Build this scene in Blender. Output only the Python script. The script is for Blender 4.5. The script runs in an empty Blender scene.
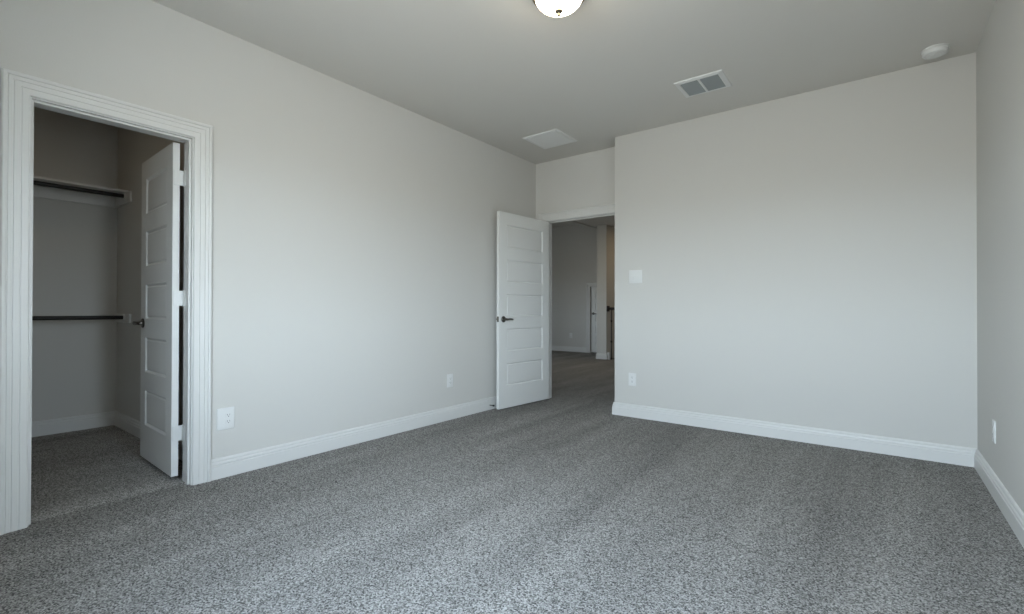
import bpy, bmesh, math, random
from mathutils import Vector, Matrix
random.seed(4)
S = bpy.context.scene
COL = S.collection

# ------------------------------------------------------------------ camera
TH, RO, PI_ = 0.6546, 0.0020, 0.0056          # yaw to the left of +y, roll, pitch
F0 = Vector((-math.sin(TH), math.cos(TH), 0)); R0 = Vector((math.cos(TH), math.sin(TH), 0)); U0 = Vector((0, 0, 1))
F = F0*math.cos(PI_) + U0*math.sin(PI_); U1 = U0*math.cos(PI_) - F0*math.sin(PI_)
R = R0*math.cos(RO) + U1*math.sin(RO); U = U1*math.cos(RO) - R0*math.sin(RO)
cd = bpy.data.cameras.new('camera'); cam = bpy.data.objects.new('camera', cd); COL.objects.link(cam)
cam.matrix_world = Matrix(((R.x, U.x, -F.x, 3.1938), (R.y, U.y, -F.y, 0.0), (R.z, U.z, -F.z, 1.0306), (0, 0, 0, 1)))
cd.sensor_width = 36; cd.lens = 477.6*36/1024; cd.clip_start = 0.02
S.camera = cam

# ------------------------------------------------------------------ sky, window light, exposure
S.view_settings.view_transform = 'Standard'; S.view_settings.look = 'None'
S.view_settings.gamma = 1; S.view_settings.use_curve_mapping = False
S.view_settings.exposure = 0.0
S.cycles.max_bounces = 14; S.cycles.diffuse_bounces = 10
W = bpy.data.worlds.new('overcast_sky'); S.world = W; W.use_nodes = True
nt = W.node_tree; nt.nodes.clear()
tc = nt.nodes.new('ShaderNodeTexCoord'); sx = nt.nodes.new('ShaderNodeSeparateXYZ')
rp = nt.nodes.new('ShaderNodeValToRGB'); mp = nt.nodes.new('ShaderNodeMapRange')
bg = nt.nodes.new('ShaderNodeBackground'); wo = nt.nodes.new('ShaderNodeOutputWorld')
nt.links.new(tc.outputs['Generated'], sx.inputs[0]); nt.links.new(sx.outputs['Z'], mp.inputs['Value'])
mp.inputs['From Min'].default_value = -1; mp.inputs['From Max'].default_value = 1
nt.links.new(mp.outputs[0], rp.inputs[0]); nt.links.new(rp.outputs[0], bg.inputs[0]); nt.links.new(bg.outputs[0], wo.inputs[0])
e = rp.color_ramp.elements
e[0].position = 0.0; e[0].color = (.40, .40, .38, 1)
e[1].position = 1.0; e[1].color = (.58, .80, 1.08, 1)
a = e.new(0.485); a.color = (.42, .43, .41, 1)
a = e.new(0.52); a.color = (.83, .965, 1.07, 1)
bg.inputs['Strength'].default_value = 37

ROOM_W, ROOM_D, REC_D, REC_X, CEIL = 3.709, 4.365, 4.617, 1.122, 2.74
FRONT, FW = -0.24, .26                         # window wall behind the camera, deep reveals
WINX = ((1.62, 2.42), (2.52, 3.32)); WINZ = (0.88, 2.12)
SIDE = (0.56, 1.04)                             # side window opposite the closet, beside the camera
for x0, x1 in WINX:                            # portals: they only guide the sky through the panes
    l = bpy.data.lights.new('window_portal', 'AREA'); l.shape = 'RECTANGLE'; l.size = x1-x0; l.size_y = WINZ[1]-WINZ[0]
    l.cycles.is_portal = True
    o = bpy.data.objects.new('window_portal', l); COL.objects.link(o)
    o.location = ((x0+x1)/2, FRONT-FW+.02, sum(WINZ)/2); o.rotation_euler = (math.radians(90), 0, 0)

HW = (6.4, 7.0)                                # hall window, round the corner and out of sight
l = bpy.data.lights.new('window_portal', 'AREA'); l.shape = 'RECTANGLE'; l.size = 1.0; l.size_y = HW[1]-HW[0]; l.cycles.is_portal = True
o = bpy.data.objects.new('window_portal', l); COL.objects.link(o); o.location = (-5.1, sum(HW)/2, 1.4); o.rotation_euler = (0, math.radians(-90), 0)
l = bpy.data.lights.new('window_portal', 'AREA'); l.shape = 'RECTANGLE'; l.size = WINZ[1]-WINZ[0]; l.size_y = SIDE[1]-SIDE[0]; l.cycles.is_portal = True
o = bpy.data.objects.new('window_portal', l); COL.objects.link(o); o.location = (ROOM_W+FW-.02, sum(SIDE)/2, sum(WINZ)/2); o.rotation_euler = (0, math.radians(90), 0)
def lamp(name, kind, loc, energy, color, size=0.1):
    l = bpy.data.lights.new(name, kind); l.energy = energy; l.color = color
    if kind == 'POINT': l.shadow_soft_size = size
    else: l.size = size
    o = bpy.data.objects.new(name, l); COL.objects.link(o); o.location = loc
    return o
lamp('hall_fill', 'AREA', (-0.9, 7.4, 2.79), 9, (1, .88, .66), .5)  # added fill light without a fixture, lifts the hall walls and floor
lamp('closet_fill', 'AREA', (-1.05, 0.15, 2.72), 1.3, (1, .74, .42), .25)  # added warm fill for the upper closet walls, stands for no fixture
lamp('stair_lamp', 'AREA', (-0.3, 9.75, 2.79), 5, (1, .72, .42), .3)

# ------------------------------------------------------------------ materials
def mat(name, color, rough=.5, metal=0., spec=.5, bump=None, emit=None):
    m = bpy.data.materials.new(name); m.use_nodes = True
    n = m.node_tree; p = n.nodes['Principled BSDF']
    p.inputs['Base Color'].default_value = (*color, 1); p.inputs['Roughness'].default_value = rough
    p.inputs['Metallic'].default_value = metal; p.inputs['Specular IOR Level'].default_value = spec
    if emit:
        p.inputs['Emission Color'].default_value = (*emit[0], 1); p.inputs['Emission Strength'].default_value = emit[1]
    if bump:
        t = n.nodes.new('ShaderNodeTexCoord'); k = n.nodes.new('ShaderNodeTexNoise'); b = n.nodes.new('ShaderNodeBump')
        k.inputs['Scale'].default_value = bump[0]; k.inputs['Detail'].default_value = 3
        b.inputs['Strength'].default_value = bump[1]; b.inputs['Distance'].default_value = .002
        n.links.new(t.outputs['Object'], k.inputs['Vector']); n.links.new(k.outputs['Fac'], b.inputs['Height']); n.links.new(b.outputs[0], p.inputs['Normal'])
    return m
M = {}
M['wall'] = mat('greige_wall_paint', (.55, .543, .517), .85, spec=.2, bump=(140, .12))
M['ceil'] = mat('ceiling_paint', (.595, .58, .545), .9, spec=.15, bump=(120, .15))
M['trim'] = mat('white_trim_enamel', (.61, .61, .595), .38)
M['door'] = mat('white_door_enamel', (.66, .665, .65), .4)
M['plastic'] = mat('white_plastic', (.65, .655, .645), .35, bump=(200, .02))
M['slot'] = mat('dark_slot', (.02, .02, .02), .6, bump=(100, .02))
M['louver'] = mat('vent_grey_metal', (.25, .27, .27), .5, bump=(100, .02))
M['duct'] = mat('duct_dark', (.04, .04, .042), .8, bump=(60, .1))
M['nickel'] = mat('satin_nickel', (.13, .12, .11), .32, 1., bump=(150, .02))
M['bronze'] = mat('brushed_bronze', (.30, .24, .17), .35, 1., bump=(150, .03))
M['rod'] = mat('dark_bronze_rod', (.012, .011, .010), .45, .3, bump=(120, .03))
M['iron'] = mat('black_iron', (.010, .010, .010), .5, .4, bump=(120, .05))
M['rail'] = mat('dark_stained_rail', (.012, .010, .009), .4, bump=(40, .05))
M['rubber'] = mat('black_rubber', (.02, .02, .02), .7, bump=(90, .05))
M['hinge'] = mat('painted_hinge', (.66, .67, .66), .35, .2, bump=(120, .02))
M['glass'] = mat('frosted_lamp_glass', (.9, .87, .8), .4, emit=((1, .84, .62), 20.0), bump=(60, .02))
M['wood'] = mat('white_shelf_paint', (.62, .62, .60), .5, bump=(60, .03))

def carpet_mat(name, gain, napx):
    m = bpy.data.materials.new(name); m.use_nodes = True; n = m.node_tree; L = n.links
    p = n.nodes['Principled BSDF']; p.inputs['Roughness'].default_value = 1; p.inputs['Specular IOR Level'].default_value = 0.05
    t = n.nodes.new('ShaderNodeTexCoord')
    def noise(scale, det, rough=.6, src=None):
        k = n.nodes.new('ShaderNodeTexNoise'); k.inputs['Scale'].default_value = scale; k.inputs['Detail'].default_value = det
        k.inputs['Roughness'].default_value = rough; L.new(src or t.outputs['Object'], k.inputs['Vector']); return k
    v = n.nodes.new('ShaderNodeTexVoronoi'); v.inputs['Scale'].default_value = 190; L.new(t.outputs['Object'], v.inputs['Vector'])
    sp = n.nodes.new('ShaderNodeSeparateColor'); L.new(v.outputs['Color'], sp.inputs[0])
    f = noise(150, 3, .7)
    ad = n.nodes.new('ShaderNodeMath'); ad.operation = 'MULTIPLY_ADD'; L.new(sp.outputs[0], ad.inputs[0]); ad.inputs[1].default_value = .42
    L.new(f.outputs['Fac'], ad.inputs[2])
    r = n.nodes.new('ShaderNodeValToRGB'); L.new(ad.outputs[0], r.inputs[0])
    q = r.color_ramp.elements
    q[0].position = .46; q[0].color = (.045*gain, .0435*gain, .041*gain, 1)
    q[1].position = .97; q[1].color = (.46*gain, .445*gain, .422*gain, 1)
    k = q.new(.67); k.color = (.205*gain, .198*gain, .187*gain, 1)
    # vacuum tracks: the lie of the pile, long soft bands
    mpn = n.nodes.new('ShaderNodeMapping'); mpn.inputs['Rotation'].default_value = (0, 0, math.radians(napx))
    mpn.inputs['Scale'].default_value = (3.2, .35, 1); L.new(t.outputs['Object'], mpn.inputs['Vector'])
    s = noise(1.2, 2, .55, mpn.outputs[0])
    mr = n.nodes.new('ShaderNodeMapRange'); L.new(s.outputs['Fac'], mr.inputs['Value'])
    mr.inputs['From Min'].default_value = .32; mr.inputs['From Max'].default_value = .68
    mr.inputs['To Min'].default_value = .84; mr.inputs['To Max'].default_value = 1.14
    mx = n.nodes.new('ShaderNodeVectorMath'); mx.operation = 'SCALE'; L.new(r.outputs[0], mx.inputs[0]); L.new(mr.outputs[0], mx.inputs['Scale'])
    L.new(mx.outputs[0], p.inputs['Base Color'])
    b = n.nodes.new('ShaderNodeBump'); b.inputs['Strength'].default_value = .7; b.inputs['Distance'].default_value = .008
    L.new(ad.outputs[0], b.inputs['Height']); L.new(b.outputs[0], p.inputs['Normal'])
    return m
M['carpet'] = carpet_mat('grey_cut_pile_carpet', .95, 0)
M['carpet_c'] = carpet_mat('grey_cut_pile_carpet_cross_nap', 1.2, 90)

# ------------------------------------------------------------------ mesh helpers
def obj(name, bm, m, parent=None, smooth=False, loc=None):
    bmesh.ops.recalc_face_normals(bm, faces=bm.faces[:])
    me = bpy.data.meshes.new(name); bm.to_mesh(me); bm.free()
    me.materials.append(m)
    if smooth:
        for p in me.polygons: p.use_smooth = True
        me.set_sharp_from_angle(angle=math.radians(40))
    o = bpy.data.objects.new(name, me); COL.objects.link(o)
    if parent: o.parent = parent
    if loc: o.location = loc
    return o
def tag(o, label=None, cat=None, group=None, kind=None):
    if label: o['label'] = label
    if cat: o['category'] = cat
    if group: o['group'] = group
    if kind: o['kind'] = kind
    return o
def thing(name, label, cat, loc, rz=0, group=None, kind=None):
    o = bpy.data.objects.new(name, None); o.empty_display_size = .1; COL.objects.link(o)
    o.location = loc; o.rotation_euler = (0, 0, rz)
    return tag(o, label, cat, group, kind)
def box(bm, x0, x1, y0, y1, z0, z1, bev=0., seg=2):
    t = bmesh.new(); bmesh.ops.create_cube(t, size=1)
    for v in t.verts:
        v.co = Vector((x0+(v.co.x+.5)*(x1-x0), y0+(v.co.y+.5)*(y1-y0), z0+(v.co.z+.5)*(z1-z0)))
    if bev: bmesh.ops.bevel(t, geom=t.edges[:], offset=bev, segments=seg, profile=.5, affect='EDGES')
    join(bm, t); return bm
def join(bm, t):
    mp = {}
    for v in t.verts: mp[v] = bm.verts.new(v.co)
    for f in t.faces:
        try: bm.faces.new([mp[v] for v in f.verts])
        except ValueError: pass
    t.free()
def bx(*a, **k): return box(bmesh.new(), *a, **k)
def lathe(bm, prof, seg=48, axis='Z', center=(0, 0, 0)):
    """prof: (radius, height) along the axis; caps where the radius is 0."""
    C = Vector(center); rings = []
    def put(r, h, a):
        c, s = r*math.cos(a), r*math.sin(a)
        return C + Vector({'Z': (c, s, h), 'Y': (c, h, s), 'X': (h, c, s)}[axis])
    for r, h in prof:
        if r < 1e-6: rings.append([bm.verts.new(put(0, h, 0))])
        else: rings.append([bm.verts.new(put(r, h, 2*math.pi*i/seg)) for i in range(seg)])
    for A, B in zip(rings, rings[1:]):
        for i in range(seg):
            j = (i+1) % seg
            q = [A[i % len(A)], A[j % len(A)], B[j % len(B)], B[i % len(B)]]
            u = []
            for v in q:
                if v not in u: u.append(v)
            if len(u) > 2: bm.faces.new(u)
    return bm
def tube(bm, pts, rad, seg=12):
    """round bar along points; rad may be one number or one per point."""
    pts = [Vector(p) for p in pts]; rs = rad if isinstance(rad, (list, tuple)) else [rad]*len(pts)
    rings = []; up = None
    for i, p in enumerate(pts):
        d = (pts[min(i+1, len(pts)-1)] - pts[max(i-1, 0)]).normalized()
        if up is None: up = d.orthogonal().normalized()
        up = (up - d*up.dot(d)).normalized(); si = d.cross(up)
        rings.append([bm.verts.new(p + (up*math.cos(2*math.pi*k/seg) + si*math.sin(2*math.pi*k/seg))*rs[i]) for k in range(seg)])
    for A, B in zip(rings, rings[1:]):
        for k in range(seg): bm.faces.new((A[k], A[(k+1) % seg], B[(k+1) % seg], B[k]))
    bm.faces.new(rings[0][::-1]); bm.faces.new(rings[-1])
    return bm
def struct(name, bm, m, label=None, cat=None, smooth=False):
    return tag(obj(name, bm, m, None, smooth), label, cat, None, 'structure')
def sweep(path, prof, plane_pt, segs=None, closed_ends=True):
    """profile (a, b) swept along a polyline with mitred corners.  plane_pt(p, n, a, b) -> 3D point,
    p the 2D path point shifted by a*n (n: mitre normal on the left of the path)."""
    bm = bmesh.new(); P = [Vector(p) for p in path]; n = len(P); N = []
    for i in range(n):
        ds = []
        if i > 0: ds.append((P[i]-P[i-1]).normalized())
        if i < n-1: ds.append((P[i+1]-P[i]).normalized())
        ns = [Vector((-d.y, d.x)) for d in ds]
        if len(ns) == 1: N.append(ns[0])
        else:
            m = (ns[0]+ns[1]).normalized(); N.append(m/m.dot(ns[0]))
    use = segs if segs else range(n-1)
    for s in use:
        A = [bm.verts.new(plane_pt(P[s]+N[s]*a_, b_)) for a_, b_ in prof]
        B = [bm.verts.new(plane_pt(P[s+1]+N[s+1]*a_, b_)) for a_, b_ in prof]
        for i in range(len(prof)):
            j = (i+1) % len(prof); bm.faces.new((A[i], A[j], B[j], B[i]))
        bm.faces.new(A[::-1]); bm.faces.new(B)
    bmesh.ops.remove_doubles(bm, verts=bm.verts[:], dist=1e-5)
    return bm

# ------------------------------------------------------------------ setting: floors, walls, ceilings
JL, JR, JH = 0.4055, 1.078, 2.033               # closet opening between its jambs (y, y, top)
DL, DR_, DH = 0.150, 1.004, 2.045              # room doorway between its jambs (x, x, top)
LT = 0.130                                     # left wall thickness
CB, CR, CL_ = -2.205, 1.235, -0.95             # closet back wall x, right wall y, left wall y
HALL_Y, FAR_Y = REC_D+.115, 10.25
struct('floor', bx(-.05, ROOM_W+FW, FRONT-FW, REC_D+.06, -.12, 0), M['carpet'], 'grey speckled cut pile carpet covering the bedroom floor', 'carpet')
struct('floor_closet', bx(CB-.1, -.05, CL_-.1, CR+.115, -.12, 0), M['carpet_c'], 'grey carpet inside the closet with its pile lying the other way', 'carpet')
bm = bx(-5.2, 2.6, REC_D+.06, 9.20, -.12, 0); box(bm, -5.2, -1.300, 9.20, FAR_Y+.6, -.12, 0)
struct('floor_hall', bm, M['carpet'], 'dim grey carpet of the hall beyond the open bedroom door', 'carpet')
struct('floor_stairwell', bx(-1.3, 2.6, 9.02, FAR_Y+.2, -1.6, -1.5), M['carpet'])

struct('ceiling', bx(-LT, ROOM_W+FW, FRONT-FW, REC_D+.1, CEIL, CEIL+.12), M['ceil'], 'flat grey painted bedroom ceiling', 'ceiling')
struct('ceiling_closet', bx(CB-.1, -LT, CL_-.1, CR+.115, CEIL, CEIL+.12), M['ceil'])
bm = bx(-1.66, 2.7, HALL_Y-.02, FAR_Y+.2, 2.81, 3.3); box(bm, -5.2, -1.66, HALL_Y-.02, FAR_Y+.2, 3.12, 3.3)
struct('ceiling_hall', bm, M['ceil'], 'stepped hall ceiling seen through the open doorway', 'ceiling')

bm = bx(-LT, 0, CL_-.1, JL-.02, 0, CEIL); box(bm, -LT, 0, JR+.02, REC_D, 0, CEIL); box(bm, -LT, 0, JL-.02, JR+.02, JH+.02, CEIL)
struct('wall_left', bm, M['wall'], 'long pale grey wall with the closet doorway', 'wall')
bm = bx(-5.2, DL-.02, REC_D, HALL_Y, 0, 3.2); box(bm, DR_+.02, REC_X+.05, REC_D, HALL_Y, 0, 3.2); box(bm, DL-.02, DR_+.02, REC_D, HALL_Y, DH+.02, 3.2)
struct('wall_recess', bm, M['wall'], 'short pale grey wall over and around the open bedroom doorway', 'wall')
bm = bmesh.new()                                # bull-nosed drywall corner at the recess
box(bm, REC_X, ROOM_W+.12, ROOM_D, HALL_Y, 0, CEIL+.1, .006, 3)
struct('wall_back', bm, M['wall'], 'wide pale grey wall facing the camera with the light switch', 'wall', True)
bm = bx(ROOM_W, ROOM_W+FW, FRONT, SIDE[0], 0, CEIL); box(bm, ROOM_W, ROOM_W+FW, SIDE[1], ROOM_D, 0, CEIL)
box(bm, ROOM_W, ROOM_W+FW, SIDE[0], SIDE[1], 0, WINZ[0]); box(bm, ROOM_W, ROOM_W+FW, SIDE[0], SIDE[1], WINZ[1], CEIL)
struct('wall_right', bm, M['wall'], 'dim grey wall at the edge of the room beside the smoke detector', 'wall')
bm = bmesh.new(); xs = [-LT-.1] + [v for w in WINX for v in w] + [ROOM_W+FW]
for i in range(0, len(xs), 2): box(bm, xs[i], xs[i+1], FRONT-FW, FRONT, 0, CEIL)
for x0, x1 in WINX: box(bm, x0, x1, FRONT-FW, FRONT, 0, WINZ[0]); box(bm, x0, x1, FRONT-FW, FRONT, WINZ[1], CEIL)
struct('wall_front', bm, M['wall'])
struct('wall_closet_back', bx(CB-.1, CB, CL_-.1, CR+.115, 0, CEIL), M['wall'], 'closet rear wall behind the shelf and the hanging rods', 'wall')
struct('wall_closet_right', bx(CB, -LT, CR, CR+.115, 0, CEIL), M['wall'], 'closet end wall behind the open closet door', 'wall')
struct('wall_closet_left', bx(CB, -LT, CL_-.1, CL_, 0, CEIL), M['wall'])
# hall beyond
FDL, FDR, FDH = -2.30, -1.62, 1.58
bm = bx(-5.2, FDL-.012, FAR_Y, FAR_Y+.115, 0, 3.2); box(bm, FDR+.012, 2.7, FAR_Y, FAR_Y+.115, -1.6, 3.2); box(bm, FDL-.012, FDR+.012, FAR_Y, FAR_Y+.115, FDH+.012, 3.2)
box(bm, FDL-.1, FDR+.1, FAR_Y+.115, FAR_Y+.2, -.2, 3.2)
struct('wall_hall_far', bm, M['wall'], 'far wall of the hall with a small white door', 'wall')
bm = bx(-5.2, -5.08, HALL_Y, HW[0], 0, 3.2); box(bm, -5.2, -5.08, HW[1], FAR_Y, 0, 3.2); box(bm, -5.2, -5.08, HW[0], HW[1], 0, .9); box(bm, -5.2, -5.08, HW[0], HW[1], 1.9, 3.2)
struct('wall_hall_left', bm, M['wall'])
struct('wall_hall_right', bx(2.5, 2.62, HALL_Y, FAR_Y, -1.6, 3.0), M['wall'])
struct('wall_hall_stub', bx(-1.515, -1.300, 9.08, FAR_Y, 0, 2.9), M['wall'], 'narrow wall end in the hall where the stair railing starts', 'wall')
struct('wall_stairwell', bx(-1.40, -1.302, 9.2, FAR_Y, -1.6, -.12), M['wall'])
struct('wall_stairwell_front', bx(-1.302, 2.5, 9.12, 9.19, -1.6, -.12), M['wall'])

# ------------------------------------------------------------------ baseboards
BASE = [(0, 0), (.018, 0), (.018, .076), (.0165, .078), (.0125, .0795), (.0125, .083), (.0160, .0845), (.0165, .088), (.0145, .096), (.0095, .1005), (.0095, .1035), (.0115, .105), (.0110, .112), (.007, .119), (0, .122)]
def base(name, path, segs=None, label=None):
    return struct(name, sweep(path, BASE, lambda p, b: Vector((p.x, p.y, b)), segs), M['trim'], label, 'baseboard' if label else None)
CW = .0955                                       # casing width
base('baseboard_left', [(0, REC_D), (0, JR+.005+CW)], label='white moulded baseboard along the wall between closet and bedroom door')
base('baseboard_left_rear', [(0, JL-.005-CW), (0, FRONT)])
back = [(ROOM_W, FRONT), (ROOM_W, ROOM_D), (REC_X, ROOM_D), (REC_X, REC_D-.024)]
base('baseboard_back', back, [1, 2], 'white moulded baseboard under the light switch and outlet, wrapping the recess corner')
base('baseboard_right', back, [0], 'white moulded baseboard along the dim side wall by the smoke detector')
base('baseboard_front', [(0, FRONT), (ROOM_W-.016, FRONT)])
cl = [(-LT, CR), (CB, CR), (CB, CL_), (-LT, CL_)]
base('baseboard_closet_right', cl, [0], 'white baseboard at the foot of the closet end wall')
base('baseboard_closet_back', cl, [1], 'white baseboard on the closet rear wall under the rods')
base('baseboard_closet_left', cl, [2])
base('baseboard_hall', [(FDL-.005-CW, FAR_Y), (-5.08, FAR_Y)], label='white baseboard at the far hall wall under the hall outlet')
base('baseboard_hall_stub', [(-1.300, FAR_Y-.3), (-1.300, 9.08), (-1.515, 9.08), (-1.515, FAR_Y)], [1, 2], 'white baseboard around the narrow hall wall end by the railing')
bm = bx(-1.70, -1.645, HALL_Y, FAR_Y-.9, 2.795, 2.83, .006)
struct('trim_hall_ceiling', bm, M['wall'])

# ------------------------------------------------------------------ casings and jambs
CAS = [(0, 0), (0, .010), (.004, .0135), (.027, .0145), (.0285, .0115), (.0315, .0115), (.033, .0155), (.053, .0165),
       (.0545, .0130), (.0575, .0130), (.059, .0175), (.072, .0185), (.0735, .0155), (.0755, .0155), (.077, .0215), (.082, .0235), (.089, .0235), (.0935, .0205), (.095, .017), (.095, 0)]
def casing(name, lo, hi, top, place, label=None):
    """U-shaped casing; path runs so that its left side points away from the opening."""
    r = .005
    path = [(lo-r, 0), (lo-r, top+r), (hi+r, top+r), (hi+r, 0)]
    return struct(name, sweep(path, CAS, place), M['trim'], label, 'door casing' if label else None)
casing('trim_1', JL, JR, JH, lambda p, b: Vector((b, p.x, p.y)), 'wide white fluted casing framing the closet doorway')
casing('trim_2', JL, JR, JH, lambda p, b: Vector((-LT-b, p.x, p.y)))
casing('trim_3', DL, DR_, DH, lambda p, b: Vector((p.x, REC_D-b, p.y)), 'white casing over the open bedroom doorway')
casing('trim_4', DL, DR_, DH, lambda p, b: Vector((p.x, HALL_Y+b, p.y)))
casing('trim_5', FDL, FDR, FDH, lambda p, b: Vector((p.x, FAR_Y-b, p.y)), 'white casing around the small door at the end of the hall')
# jamb liners with stops
bm = bx(-LT, 0, JL-.02, JL, 0, JH+.02); box(bm, -LT, 0, JR, JR+.02, 0, JH+.02); box(bm, -LT, 0, JL, JR, JH, JH+.02)
box(bm, -.055, -.020, JL, JL+.011, 0, JH, .002); box(bm, -.055, -.020, JR-.011, JR, 0, JH, .002); box(bm, -.055, -.020, JL+.011, JR-.011, JH-.011, JH, .002)
struct('trim_6', bm, M['trim'], 'white jamb lining the inside of the closet doorway', 'door jamb')
bm = bx(DL-.02, DL, REC_D, HALL_Y, 0, DH+.02); box(bm, DR_, DR_+.02, REC_D, HALL_Y, 0, DH+.02); box(bm, DL, DR_, REC_D, HALL_Y, DH, DH+.02)
sy0, sy1 = REC_D+.038, REC_D+.075
box(bm, DL, DL+.011, sy0, sy1, 0, DH, .002); box(bm, DR_-.011, DR_, sy0, sy1, 0, DH, .002); box(bm, DL+.011, DR_-.011, sy0, sy1, DH-.011, DH, .002)
struct('trim_7', bm, M['trim'], 'white jamb lining the inside of the bedroom doorway', 'door jamb')

# ------------------------------------------------------------------ doors
def door_slab(w, h, t, y0, cuts):
    """five-panel moulded leaf; cuts: panel z ranges."""
    bm = bmesh.new(); st = .112
    xs = [0, st, w-st, w]; zs = [0] + [v for c in cuts for v in c] + [h]
    pan = []
    for side, y in ((0, y0), (1, y0+t)):
        g = [[bm.verts.new((x, y, z)) for z in zs] for x in xs]
        for i in range(3):
            for j in range(len(zs)-1):
                q = [g[i][j], g[i+1][j], g[i+1][j+1], g[i][j+1]]
                f = bm.faces.new(q if side == 0 else q[::-1])
                if i == 1 and j % 2 == 1: pan.append(f)
        if side == 0: A = g
        else: B = g
    for j in range(len(zs)-1):
        bm.faces.new((A[0][j], A[0][j+1], B[0][j+1], B[0][j])); bm.faces.new((A[3][j], B[3][j], B[3][j+1], A[3][j+1]))
    for i in range(3):
        bm.faces.new((A[i][0], B[i][0], B[i+1][0], A[i+1][0])); bm.faces.new((A[i][-1], A[i+1][-1], B[i+1][-1], B[i][-1]))
    bmesh.ops.recalc_face_normals(bm, faces=bm.faces[:])
    for th, dp in ((.017, -.0095), (.003, -.0005), (.013, .0055)):
        bmesh.ops.inset_individual(bm, faces=pan, thickness=th, depth=dp)
    return bm
def lever_set(root, w, t, y0, z, m):
    for s, y in ((1, y0+t), (-1, y0)):
        x = w-.062
        hd = obj('door_handle', lathe(bmesh.new(), [(0, 0), (.031, 0), (.0325, s*.002), (.0325, s*.005), (.029, s*.009), (.0, s*.0095)], 32, 'Y', (x, y, z)), m, root, True)
        obj('handle_neck', lathe(bmesh.new(), [(.0125, s*.008), (.0115, s*.02), (.0105, s*.035), (.0125, s*.045), (.0125, s*.055), (0, s*.058)], 20, 'Y', (x, y, z)), m, hd, True)
        obj('lever', tube(bmesh.new(), [(x+.010, y+s*.05, z), (x-.01, y+s*.051, z), (x-.04, y+s*.052, z+.003), (x-.075, y+s*.050, z+.001), (x-.10, y+s*.045, z-.004), (x-.108, y+s*.042, z-.006)],
                          [.009, .0105, .0088, .0080, .0072, .004]), m, hd, True)
    bm = bx(w-.0005, w+.0012, y0+t/2-.0125, y0+t/2+.0125, z-.028, z+.028, .0005)
    pl = obj('latch_plate', bm, m, root)
    obj('latch_bolt', bx(w+.001, w+.010, y0+t/2-.006, y0+t/2+.006, z-.008, z+.008, .002), m, pl)
def hinges(root, y0, t, zs):
    for z in zs:
        bm = bx(-.001, .0035, .0, y0+t-.006, z-.045, z+.045, .0006)           # leaf on the door edge
        box(bm, -.040, -.001, -.0016, .0006, z-.045, z+.045, .0004)           # leaf on the jamb
        hg = obj('hinge', bm, M['hinge'], root)
        obj('knuckle', lathe(bmesh.new(), [(0, z-.050), (.0035, z-.049), (.0062, z-.045), (.0062, z+.045), (.0035, z+.049), (0, z+.050)], 14, 'Z', (0, -.004, 0)), M['hinge'], hg, True)
def make_door(name, label, loc, rz, w, h, cuts, hz, handle_z=.918, off=.011, t=.035):
    r = thing(name, label, 'door', loc, rz, None, 'structure')
    bm = door_slab(w, h, t, off, cuts); bmesh.ops.translate(bm, verts=bm.verts[:], vec=(.003, 0, 0))
    obj('door_leaf', bm, M['door'], r)
    lever_set(r, w+.003, t, off, handle_z, M['nickel']); hinges(r, off, t, hz)
    return r
def five(h, bot=.225, top=.125, mid=.122):
    ph = (h-bot-top-4*mid)/5
    return [(bot+i*(ph+mid), bot+i*(ph+mid)+ph) for i in range(5)]
make_door('door_1', 'white five-panel closet door swung open inside the closet', (-LT-.013, JR, .030), math.radians(178), .668, 1.998, five(1.998), (.255, 1.065, 1.79), .905, .018)
make_door('door_2', 'white five-panel bedroom door standing open against the long wall', (DL, REC_D-.011, .014), math.radians(-94.6), .824, 2.024, five(2.024), (.27, 1.08, 1.81))
r = make_door('door_3', 'small low white door at the far end of the hall', (FDR, FAR_Y+.012, .012), math.pi, FDR-FDL-.006, FDH-.02, five(FDH-.02, .2, .11, .09), (.25, 1.3), .93, -.055)

# ------------------------------------------------------------------ windows behind the camera
def window(name, P, w):
    """P(u, d, z): u along the wall, d depth from the room face outward."""
    z0, z1 = WINZ; f = .045; d0, d1 = FW-.12, FW-.06
    def b(bm, u0, u1, d0, d1, z0, z1, bv):
        A, B = P(u0, d0), P(u1, d1); box(bm, min(A[0], B[0]), max(A[0], B[0]), min(A[1], B[1]), max(A[1], B[1]), z0, z1, bv)
    bm = bmesh.new()
    b(bm, 0, f, d0, d1, z0, z1, .003); b(bm, w-f, w, d0, d1, z0, z1, .003)
    b(bm, f, w-f, d0, d1, z0, z0+f, .003); b(bm, f, w-f, d0, d1, z1-f, z1, .003)
    b(bm, f, w-f, d0+.01, d1-.01, (z0+z1)/2-.02, (z0+z1)/2+.02, .003)
    o = struct(name, bm, M['trim'])
    bm = bmesh.new(); b(bm, .002, w-.002, -.03, d0, z0, z0+.022, .005); obj('window_sill', bm, M['trim'], o)
for k, (x0, x1) in enumerate(WINX): window('window_%d' % (k+1), lambda u, d, x0=x0: (x0+u, FRONT-d), x1-x0)
window('window_3', lambda u, d: (ROOM_W+d, SIDE[0]+u), SIDE[1]-SIDE[0])

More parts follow.
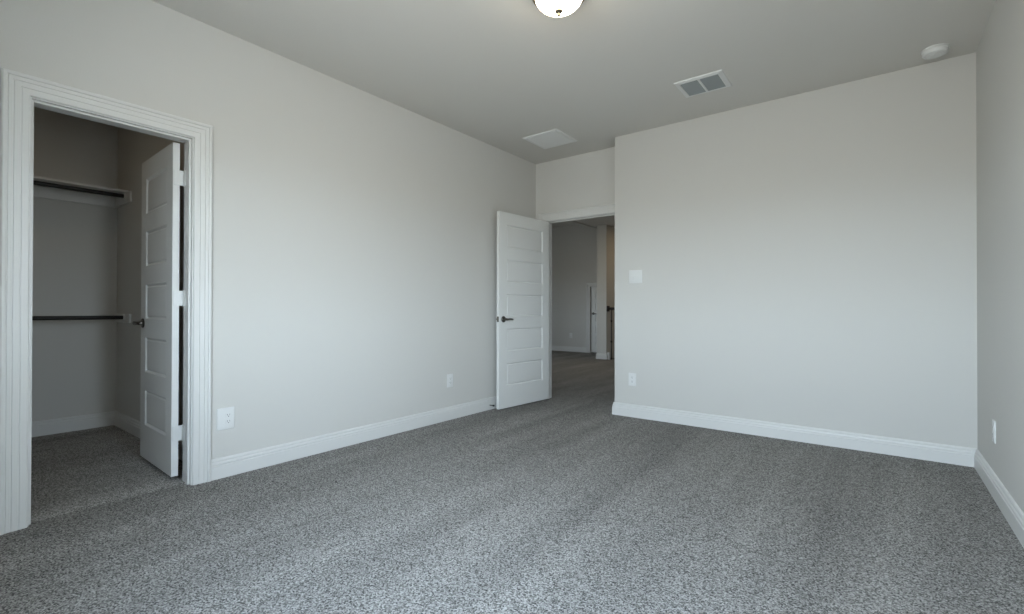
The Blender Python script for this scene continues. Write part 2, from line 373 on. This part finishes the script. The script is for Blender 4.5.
# ------------------------------------------------------------------ closet fittings
sh = thing('closet_shelf', 'white closet shelf on cleats above the upper hanging rod', 'shelf', (CB, CR, 2.02))
YL = CL_ - CR                                    # local y of the closet's other end
obj('shelf_board', bx(.001, .335, YL+.001, -.001, 0, .019, .002), M['wood'], sh)
obj('wall_cleat', bx(.001, .019, YL+.021, -.021, -.089, -.0005, .003), M['wood'], sh)
obj('wall_cleat', bx(.001, .43, -.019, -.001, -.089, -.0005, .003), M['wood'], sh)
obj('wall_cleat', bx(.001, .43, YL+.001, YL+.019, -.089, -.0005, .003), M['wood'], sh)
def rod(label, z, cleat):
    r = thing('closet_rod', label, 'clothes rod', (CB, CR, z))
    ye = -.020
    obj('rod', tube(bmesh.new(), [(.305, YL+.022, 0), (.305, ye-.001, 0)], .0165, 24), M['rod'], r, True)
    for y, s in ((ye, -1), (YL+.020, 1)):
        obj('rod_socket', lathe(bmesh.new(), [(0, 0), (.032, 0), (.032, s*.003), (.026, s*.005), (.022, s*.009), (.017, s*.0095), (.0167, s*.0095)], 28, 'Y', (.305, y, 0)), M['plastic'], r, True)
    if cleat:
        for y0 in (-.019, YL+.001):
            obj('rod_cleat', bx(.001, .43, y0, y0+.018, -.045, .030, .003), M['wood'], r)
        bm = bx(.0005, .006, -.60, -.57, -.12, .06, .002); tube(bm, [(.005, -.585, -.10), (.12, -.585, -.085), (.27, -.585, -.025), (.305, -.585, -.019)], .006)
        obj('support_bracket', bm, M['plastic'], r, True)
rod('dark closet rod hanging just under the white closet shelf', 1.990, False)
rod('dark lower closet rod at waist height on the closet rear wall', .958, True)

# ------------------------------------------------------------------ ceiling things
lt = thing('ceiling_light', 'round flush ceiling light with lit frosted bowl and metal finial', 'ceiling light', (1.862, 2.135, CEIL))
obj('canopy', lathe(bmesh.new(), [(0, 0), (.150, 0), (.153, -.006), (.151, -.030), (.144, -.040), (.146, -.050), (.142, -.060), (.127, -.062), (.0, -.058)], 64), M['bronze'], lt, True)
pr = [(.125, -.058)] + [(.125*math.cos(a), -.060-.078*math.sin(a)) for a in [i*math.pi/2/16 for i in range(1, 16)]] + [(0, -.138)]
obj('glass_bowl', lathe(bmesh.new(), pr, 64), M['glass'], lt, True)
obj('finial', lathe(bmesh.new(), [(0, -.135), (.020, -.135), (.021, -.140), (.017, -.145), (.008, -.148), (.0065, -.152), (.009, -.157), (.0085, -.162), (.004, -.167), (0, -.168)], 28), M['bronze'], lt, True)

def supply_vent():
    r = thing('ceiling_vent', 'louvred two-bay ceiling air vent above the light switch wall', 'vent', (2.142, 3.738, CEIL))
    w, d, f = .172, .152, .036
    bm = bmesh.new()
    PR = [(0, 0), (.003, .006), (f-.004, .012), (f, .010), (f, 0)]           # stamped bevel frame
    path = [(-w, -d), (-w, d), (w, d), (w, -d), (-w, -d)]
    P = [(x, y) for x, y in path[:4]]
    rings = []
    for a_, b_ in PR:
        rings.append([bm.verts.new((math.copysign(abs(x)-a_, x), math.copysign(abs(y)-a_, y), -b_)) for x, y in P])
    for A, B in zip(rings, rings[1:]+rings[:1]):
        for i in range(4): bm.faces.new((A[i], A[(i+1) % 4], B[(i+1) % 4], B[i]))
    obj('vent_frame', bm, M['plastic'], r)
    obj('duct_back', bx(-w+f, w-f, -d+f, d-f, -.0012, -.0002), M['duct'], r)
    obj('centre_bar', bx(-.008, .008, -d+f, d-f, -.013, -.003, .002), M['plastic'], r)
    for s in (-1, 1):
        bm = bmesh.new(); nb = 10
        for i in range(nb):
            y = -d+f+.018+(2*(d-f)-.024)*i/(nb-1)
            t = bx(min(s*.008, s*(w-f)), max(s*.008, s*(w-f)), -.0075, .0075, -.0006, .0006)
            bmesh.ops.rotate(t, verts=t.verts[:], cent=(0, 0, 0), matrix=Matrix.Rotation(math.radians(-38), 3, 'X'))
            bmesh.ops.translate(t, verts=t.verts[:], vec=(0, y, -.0066)); join(bm, t)
        obj('louvre_bank', bm, M['louver'], r)
supply_vent()
r = thing('return_grille', 'square flat white ceiling grille near the open bedroom door', 'vent', (.585, 4.022, CEIL))
bm = bmesh.new(); h, f = .200, .030; PR = [(0, 0), (.002, .007), (f-.004, .013), (f, .011), (f, 0)]
rings = [[bm.verts.new((sx_*(h-a_), sy_*(h-a_), -b_)) for sx_, sy_ in ((-1, -1), (-1, 1), (1, 1), (1, -1))] for a_, b_ in PR]
for A, B in zip(rings, rings[1:]+rings[:1]):
    for i in range(4): bm.faces.new((A[i], A[(i+1) % 4], B[(i+1) % 4], B[i]))
obj('grille_frame', bm, M['plastic'], r)
bm = bx(-h+f-.002, h-f+.002, -h+f-.002, h-f+.002, -.0095, -.001)
for i in range(24):
    y = -h+f+(2*(h-f))*(i+.5)/24
    box(bm, -h+f+.006, h-f-.006, y-.0038, y+.0038, -.0110, -.0090, .0008, 1)
obj('grille_panel', bm, M['plastic'], r)

sd = thing('smoke_detector', 'round white smoke detector on the ceiling by the corner', 'smoke detector', (3.490, 4.150, CEIL))
obj('mounting_base', lathe(bmesh.new(), [(0, 0), (.070, 0), (.071, -.003), (.071, -.009), (.066, -.011), (0, -.011)], 48), M['plastic'], sd, True)
obj('detector_cover', lathe(bmesh.new(), [(.064, -.010), (.067, -.014), (.066, -.030), (.062, -.037), (.052, -.040), (.050, -.0385), (.046, -.0385), (.044, -.0405), (0, -.042)], 48), M['plastic'], sd, True)
obj('test_button', lathe(bmesh.new(), [(.014, -.041), (.014, -.0432), (.012, -.0442), (0, -.0444)], 20, 'Z', (-.012, -.008, 0)), M['plastic'], sd, True)

# ------------------------------------------------------------------ plates on the walls
def outlet(label, loc, rz, w=.076, h=.124, dx=0., group='wall outlets'):
    r = thing('wall_outlet', label, 'outlet', loc, rz, group)
    pl = obj('cover_plate', bx(-w/2, w/2, -.0065, 0, -h/2, h/2, .0030, 3), M['plastic'], r, True)
    for s in (-1, 1):
        z = s*.0195
        bm = bmesh.new(); n = 24; A = []; B = []
        for i in range(n):
            a_ = 2*math.pi*i/n; x = max(-.0172, min(.0172, .0195*math.cos(a_))); zz = max(-.0142, min(.0142, .0185*math.sin(a_)))
            A.append(bm.verts.new((dx+x, -.006, z+zz))); B.append(bm.verts.new((dx+x*.96, -.0082, z+zz*.96)))
        for i in range(n): bm.faces.new((A[i], A[(i+1) % n], B[(i+1) % n], B[i]))
        bm.faces.new(B); bm.faces.new(A[::-1])
        rc = obj('receptacle', bm, M['plastic'], r)
        bm = bx(dx-.0075, dx-.0055, -.0086, -.0078, z-.002, z+.0075); box(bm, dx+.0055, dx+.0075, -.0086, -.0078, z-.001, z+.0075)
        tube(bm, [(dx, -.0078, z-.0075), (dx, -.0086, z-.0075)], .0026, 10)
        obj('slots', bm, M['slot'], rc)
    obj('screw', lathe(bmesh.new(), [(.0032, -.0063), (.0032, -.0072), (.0022, -.0078), (0, -.0078)], 14, 'Y', (dx, 0, 0)), M['plastic'], r, True)
outlet('white outlet plate beside the closet door casing', (0, 1.264, .357), math.pi/2, .100, .134, .014)
outlet('white outlet plate low on the long wall near the open bedroom door', (0, 3.204, .365), math.pi/2)
outlet('white outlet plate low on the wide wall below the light switch', (1.310, ROOM_D, .361), 0)
outlet('white outlet plate low on the dim side wall, seen edge on', (ROOM_W, 3.770, .354), -math.pi/2)
outlet('white outlet plate low on the far hall wall beyond the doorway', (-2.834, FAR_Y, .395), 0)
r = thing('light_switch', 'white two-gang rocker light switch plate on the wide wall by the doorway', 'light switch', (1.342, ROOM_D, 1.349), 0)
obj('switch_plate', bx(-.066, .066, -.0065, 0, -.063, .063, .0030, 3), M['plastic'], r, True)
for s in (-1, 1):
    bm = bmesh.new(); x0, x1 = s*.0235-.0165, s*.0235+.0165
    pts = [(-.0062, -.033), (-.0080, -.0325), (-.0105, 0.0), (-.0068, .0325), (-.0062, .033)]
    A = [bm.verts.new((x0, y, z)) for y, z in pts]; B = [bm.verts.new((x1, y, z)) for y, z in pts]
    for i in range(5): bm.faces.new((A[i], A[(i+1) % 5], B[(i+1) % 5], B[i]))
    bm.faces.new(A[::-1]); bm.faces.new(B)
    obj('rocker', bm, M['plastic'], r)

# ------------------------------------------------------------------ door stop behind the bedroom door
r = thing('door_stop', 'small door stop on the baseboard behind the open bedroom door', 'door stop', (.015, 3.760, .050))
obj('stop_flange', lathe(bmesh.new(), [(0, 0), (.013, 0), (.012, .004), (.006, .007), (.0, .007)], 20, 'X'), M['plastic'], r, True)
obj('stop_post', tube(bmesh.new(), [(.005, 0, 0), (.052, 0, 0)], .0045), M['nickel'], r, True)
obj('rubber_tip', lathe(bmesh.new(), [(0, .050), (.0085, .050), (.009, .060), (.007, .066), (0, .067)], 18, 'X'), M['rubber'], r, True)

# ------------------------------------------------------------------ stair railing in the hall
r = thing('stair_railing', 'black handrail with iron balusters at the top of the hall stairs', 'stair railing', (-1.3000, 9.14, 0))
obj('rosette', bx(0.001, .02, -.06, .06, .995, 1.115, .006), M['rail'], r)
bm = bmesh.new(); pf = [(-.024, 1.030), (.024, 1.030), (.031, 1.045), (.030, 1.068), (.018, 1.082), (-.018, 1.082), (-.030, 1.068), (-.031, 1.045)]
A = [bm.verts.new((.018, y, z)) for y, z in pf]; B = [bm.verts.new((3.70, y, z)) for y, z in pf]
for i in range(8): bm.faces.new((A[i], A[(i+1) % 8], B[(i+1) % 8], B[i]))
bm.faces.new(A[::-1]); bm.faces.new(B)
obj('handrail', bm, M['rail'], r)
obj('curb', bx(.019, .066, -.055, .06, .0, .145, .004), M['trim'], r)
def baluster_bm():
    bm = bx(-.0075, .0075, -.0075, .0075, .0, 1.032)
    for z in (.37, .80): lathe(bm, [(.0075, z-.028), (.017, z-.012), (.020, z), (.017, z+.012), (.0075, z+.028)], 16)
    box(bm, -.018, .018, -.018, .018, .0, .022, .003)
    return bm
b0 = obj('baluster', baluster_bm(), M['iron'], r, False, (.085, 0, 0))
for i in range(1, 30):
    b = b0.copy(); COL.objects.link(b); b.parent = r; b.location = (.085+.123*i, 0, 0)
